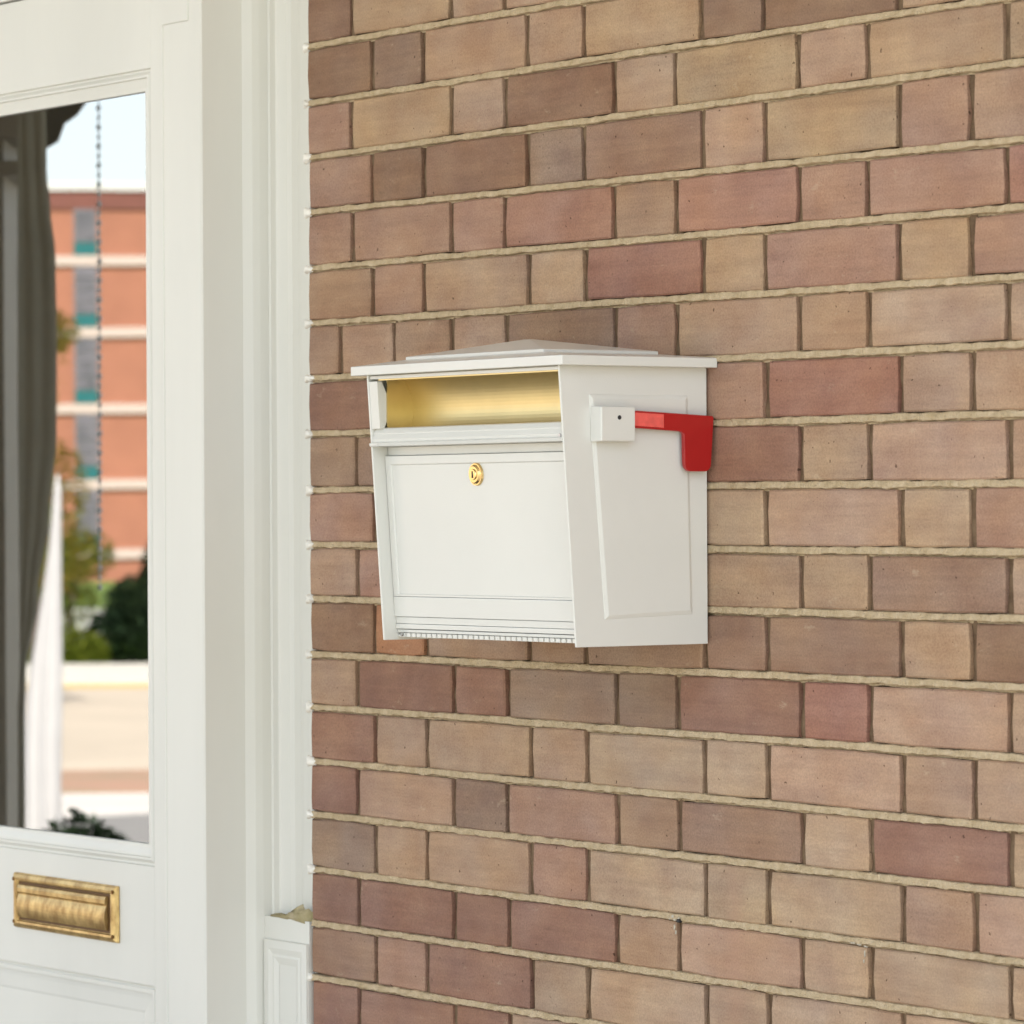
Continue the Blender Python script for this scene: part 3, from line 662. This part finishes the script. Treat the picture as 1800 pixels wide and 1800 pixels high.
ucols = [-18.95 + 5.6 * k for k in range(-8, 11)]
for uc in ucols:
    for fi in range(5):
        zt = tops[fi] - 0.02; zbm = zb[fi] + 0.24
        f = sobj("window", (uc, uc + 1.02, 179.88, 180.2, zbm + 0.55, zt), M_WF, bl)
        h = zt - zbm - 0.55
        for k in range(4):
            a = zbm + 0.55 + 0.06 + k * (h - .06) / 4
            sobj("pane", (uc + 0.07, uc + 0.95, 179.84, 179.9, a, a + (h - .06) / 4 - 0.07), M_WG, f)
        sobj("spandrel", (uc, uc + 1.02, 179.88, 180.2, zbm, zbm + 0.545), M_TEAL, bl)
# low white wall
tag(sobj("garden_wall", (-9.45, -8.1, 84, 84.3, G0, -0.32), mat("white_render", (0.7, 0.68, 0.62), rough=0.8)), "low white rendered garden wall behind the bright green shrub, mirrored in the door glass", "wall")

def leaf_mesh(clumps, n, size, seed):
    rnd = random.Random(seed); vs = []; fs = []
    for _ in range(n):
        c, r = rnd.choice(clumps)
        while True:
            p = Vector((rnd.uniform(-1, 1), rnd.uniform(-1, 1), rnd.uniform(-1, 1)))
            if 0.25 < p.length < 1: break
        p = Vector(c) + Vector((p.x * r[0], p.y * r[1], p.z * r[2]))
        a = Vector((rnd.gauss(0, 1), rnd.gauss(0, 1), rnd.gauss(0, 1))).normalized(); b = a.orthogonal().normalized()
        s = size * rnd.uniform(0.6, 1.3); k = len(vs)
        vs += [p - a * s, p + b * s * .5, p + a * s, p - b * s * .5]; fs.append((k, k + 1, k + 2, k + 3))
    me = bpy.data.meshes.new("leaves"); me.from_pydata(vs, [], fs); return me
def plant(name, u, d, clumps, n, size, m_leaf, label, cat, seed, trunk=0.0, trunk_r=0.15, group=None, crown="crown"):
    base = S(u, d, G0); t = empty(name, base, label, cat, group)
    wc = []
    for (du, dd, z, r) in clumps: wc.append((base + RV * du + FV * dd + Vector((0, 0, z)), r))
    link(crown, leaf_mesh(wc, n, size, seed), m_leaf, t)
    if trunk:
        bm = bmesh.new(); top = base + Vector((0.15, 0, trunk)); cyl(bm, base - Vector((0, 0, .1)), Vector((0.02, 0, 1)), trunk_r, trunk, 10, trunk_r * .5)
        for (c, r) in wc[:5]:
            dv = c - top; cyl(bm, top - Vector((0, 0, 0.3)), dv, trunk_r * .45, dv.length * .9, 7, trunk_r * .12)
        bm_obj("trunk", bm, mat("bark", (0.09, 0.065, 0.045), rough=0.95, var=0.2, var_scale=5), t)
    return t
def leafmat(name, c1, c2): 
    m_ = mat(name, c1, rough=0.7, col2=c2, var_scale=1.1, spec=0.3); return m_
M_LY = leafmat("autumn_leaves", (0.28, 0.17, 0.02), (0.16, 0.20, 0.02)); M_LG = leafmat("lime_leaves", (0.16, 0.21, 0.02), (0.26, 0.26, 0.035)); M_LD = leafmat("dark_needles", (0.018, 0.042, 0.018), (0.042, 0.07, 0.028)); M_LM = leafmat("mid_leaves", (0.05, 0.09, 0.02), (0.09, 0.13, 0.03))
plant("autumn_tree", -7.15, 62, [(.25, 0, 5.6, (.22, .5, .35)), (-.25, 0, 5.0, (.45, .8, .9)), (.38, .2, 3.3, (.16, .5, .7)), (.40, 0, 2.3, (.22, .6, .6)), (-1.3, 0, 5.2, (1.2, 1, 1.9))], 3000, 0.06, M_LY, "yellowing autumn tree mirrored at the edge of the dark drape", "tree", 3, 3.6, .09)
plant("lime_tree", -8.55, 80, [(-.3, 0, 1.9, (.7, .7, .55)), (.25, 0, 2.1, (.6, .7, .5)), (-.1, .3, 1.2, (.75, .7, .5)), (-.7, 0, 2.9, (.45, .5, .5))], 3600, 0.07, M_LG, "small yellow green tree mirrored in front of the brick block", "tree", 4, 1.5, .07)
plant("evergreen_bush", -6.15, 79, [(0, 0, 1.9, (1.0, .9, .75)), (-.75, 0, 1.15, (.85, .9, .65)), (-1.1, 0, .6, (.95, .9, .6)), (.3, 0, .8, (1.3, 1, .8)), (.75, 0, 1.6, (.8, .8, .8))], 14000, 0.085, M_LD, "dark rounded evergreen bush at the right edge of the glass", "bush", 5, crown="foliage")
plant("lime_shrub", -8.55, 78, [(0, 0, .45, (.75, .6, .45)), (-.5, 0, .35, (.55, .6, .4)), (.5, 0, .3, (.5, .5, .4))], 3600, 0.06, M_LG, "bright lime shrub beside the dark evergreen bush", "bush", 6, crown="foliage")
# foundation planting near the porch (dark tips at the foot of the glass)
plant("foundation_shrub", -1.55, 15, [(-.02, 0, 1.53, (.10, .2, .26)), (.08, 0, 1.46, (.08, .2, .25)), (.15, 0, 1.40, (.09, .2, .20)), (-.2, 0, 1.3, (.3, .4, .35)), (0, 0, .6, (.45, .5, .6))], 6500, 0.028, M_LD, "dark green shrub at the foot of the mirrored view, right of the white parasol", "bush", 8, crown="foliage")
# far wood that closes the horizon beyond the block
rng = random.Random(11); wc = []
for k in range(40):
    u = -190 + k * 10 + rng.uniform(-3, 3); d = 225 + rng.uniform(-10, 25)
    if -85 < u < 60: continue
    for _ in range(5): wc.append((S(u + rng.uniform(-5, 5), d, G0 + rng.uniform(3, 9)), (rng.uniform(2.5, 4.5), 3.5, rng.uniform(2.5, 3.8))))
o = link("distant_wood", leaf_mesh(wc, 20000, 0.5, 9), M_LM, None); o['kind'] = 'stuff'

# porch column, beam bracket, drapes, chain, parasol
M_COLM = mat("olive_porch_paint", (0.33, 0.30, 0.23), rough=0.6, var=0.05)
colu = empty("porch_column", S(-1.345, 10.0, 0), "square olive porch column with stepped bracket, mirrored at the left of the glass", "column")
sobj("shaft", (-1.52, -1.209, 9.9, 10.2, 0.0, 2.45), M_COLM, colu); sobj("necking", (-1.55, -1.15, 9.87, 10.23, 2.36, 2.395), M_COLM, colu)
sobj("capital", (-1.56, -1.145, 9.86, 10.24, 2.45, 3.06), M_COLM, colu)
bm = bmesh.new(); hb = [( -1.119, 2.43), (-1.085, 2.45), (-1.07, 2.492), (-1.04, 2.512), (-1.015, 2.545), (-0.985, 2.552), (-0.975, 2.62), (-0.975, 2.75), (-1.119, 2.75)]
for dd in (9.95, 10.15): pass
A_ = [bm.verts.new(S(p[0], 9.95, p[1])) for p in hb]; B_ = [bm.verts.new(S(p[0], 9.98, p[1])) for p in hb]
for i in range(len(hb)): k = (i + 1) % len(hb); bm.faces.new((A_[i], A_[k], B_[k], B_[i]))
bm.faces.new(A_); bm.faces.new(B_[::-1]); bm_obj("bracket", bm, mat("dark_bracket_paint", (0.12, 0.105, 0.075), rough=0.6), colu)

def drape(name, rows, d, amp, folds, m_, label, cat, depth=0.03):
    """rows: (z, u_left, u_right); folds run down the cloth"""
    bm = bmesh.new(); NX = 40; g = []
    zs = []
    for a, b2 in zip(rows, rows[1:]):
        for s in range(6): t = s / 6; t2 = t * t * (3 - 2 * t); zs.append((a[0] + (b2[0] - a[0]) * t, a[1] + (b2[1] - a[1]) * t2, a[2] + (b2[2] - a[2]) * t2))
    zs.append(rows[-1])
    for (z, a, b2) in zs:
        r = []
        for k in range(NX + 1):
            t = k / NX; u = a + (b2 - a) * t; wv = amp * math.sin(t * folds * 2 * math.pi + 1.2 * math.sin(z * 2.3)) + amp * .4 * math.sin(t * folds * 5.1 + z * 3)
            r.append(bm.verts.new(S(u, d + wv, z)))
        g.append(r)
    for a, b2 in zip(g, g[1:]):
        for k in range(NX): bm.faces.new((a[k], a[k + 1], b2[k + 1], b2[k]))
    bmesh.ops.recalc_face_normals(bm, faces=bm.faces)
    bmesh.ops.solidify(bm, geom=bm.faces, thickness=0.004)
    o = bm_obj(name, bm, m_, None, smooth=True); tag(o, label, cat); return o
def U(px, d): return (px - 900) * d / 7300
def Zp(py, d): return 1.55 + (903 - py) * d / 7300
dr_rows = [(Zp(y, 9.7), U(33 if y < 1200 else 30, 9.7), U(xr, 9.7)) for (y, xl, xr) in ((150, -30, 84), (300, -30, 84), (360, -30, 90), (450, -30, 99), (600, -30, 101), (760, -30, 100), (900, -30, 86), (1050, -30, 64), (1180, -30, 42), (1250, -25, 40), (1400, -25, 40), (1560, -25, 39))]
M_DR = mat("olive_canvas", (0.36, 0.345, 0.265), rough=0.9, var=0.05, var_scale=6)
drape("dark_drape", dr_rows, 9.7, 0.0012, 2.3, M_DR, "dark olive drape tied back at the porch column, mirrored in the door glass", "curtain")
# closed white parasol standing on the pavement in the sun
PD = 33.0
par = empty("closed_parasol", S(U(76, PD), PD, G0), "closed white parasol standing in sunlight, mirrored beside the dark drape", "parasol")
M_CAN = mat("white_canvas", (0.55, 0.53, 0.50), rough=0.9, var=0.04, var_scale=3)
bm = bmesh.new(); rg = []; NA = 40
for (y, xl, xr) in ((830, 98, 103), (860, 93, 108), (950, 84, 108), (1050, 68, 108), (1150, 52, 108), (1210, 44, 108), (1300, 38, 106), (1400, 36, 105), (1500, 34, 107), (1540, 33, 108)):
    cu = U((xl + xr) / 2, PD); hw = (xr - xl) / 2 * PD / 7300; z = Zp(y, PD); ring = []
    for k in range(NA):
        a = 2 * math.pi * k / NA; ff = 1 + 0.20 * math.cos(a * 8 + z * 1.3) * min(1, (900 / max(y, 1)) * 0 + (y - 820) / 400)
        ring.append(bm.verts.new(S(cu + hw * ff / 1.18 * math.cos(a), PD + hw * ff / 1.18 * math.sin(a), z)))
    rg.append(ring)
for a, b2 in zip(rg, rg[1:]):
    for k in range(NA): bm.faces.new((a[k], a[(k + 1) % NA], b2[(k + 1) % NA], b2[k]))
bm.faces.new(rg[0]); bm.faces.new(rg[-1][::-1]); bm_obj("canopy", bm, M_CAN, par, smooth=True)
bm = bmesh.new(); cyl(bm, S(U(76, PD), PD, G0), (0, 0, 1), 0.03, 1.2, 12); bm_obj("pole", bm, M_STEEL, par)
bm = bmesh.new(); cyl(bm, S(U(76, PD), PD, G0 + .02), (0, 0, 1), 0.25, 0.06, 24); bm_obj("foot", bm, M_COLM, par)
# hanging chain
ch = empty("hanging_chain", S(U(178, 9.75), 9.75, 1.4), "thin grey beaded chain hanging from the porch edge, mirrored against the sky", "chain")
bm = bmesh.new(); z = 2.62; k = 0
while z > 1.38:
    r1 = 0.0050 + 0.0016 * (k % 2)
    u = U(178 - (2.62 - z) * 3, 9.75)
    mtx = Matrix.Translation(S(u, 9.75, z)) @ Matrix.Diagonal((1, 1, 1.35, 1))
    bmesh.ops.create_icosphere(bm, subdivisions=1, radius=r1, matrix=mtx); z -= 0.0225; k += 1
cyl(bm, S(U(174, 9.75), 9.75, 1.38), S(U(178, 9.75), 9.75, 2.62) - S(U(174, 9.75), 9.75, 1.38), 0.0016, 1.24, 6)
o = bm_obj("chain_links", bm, mat("dull_chain_metal", (0.75, 0.78, 0.78), rough=0.6, metal=0.0), ch)
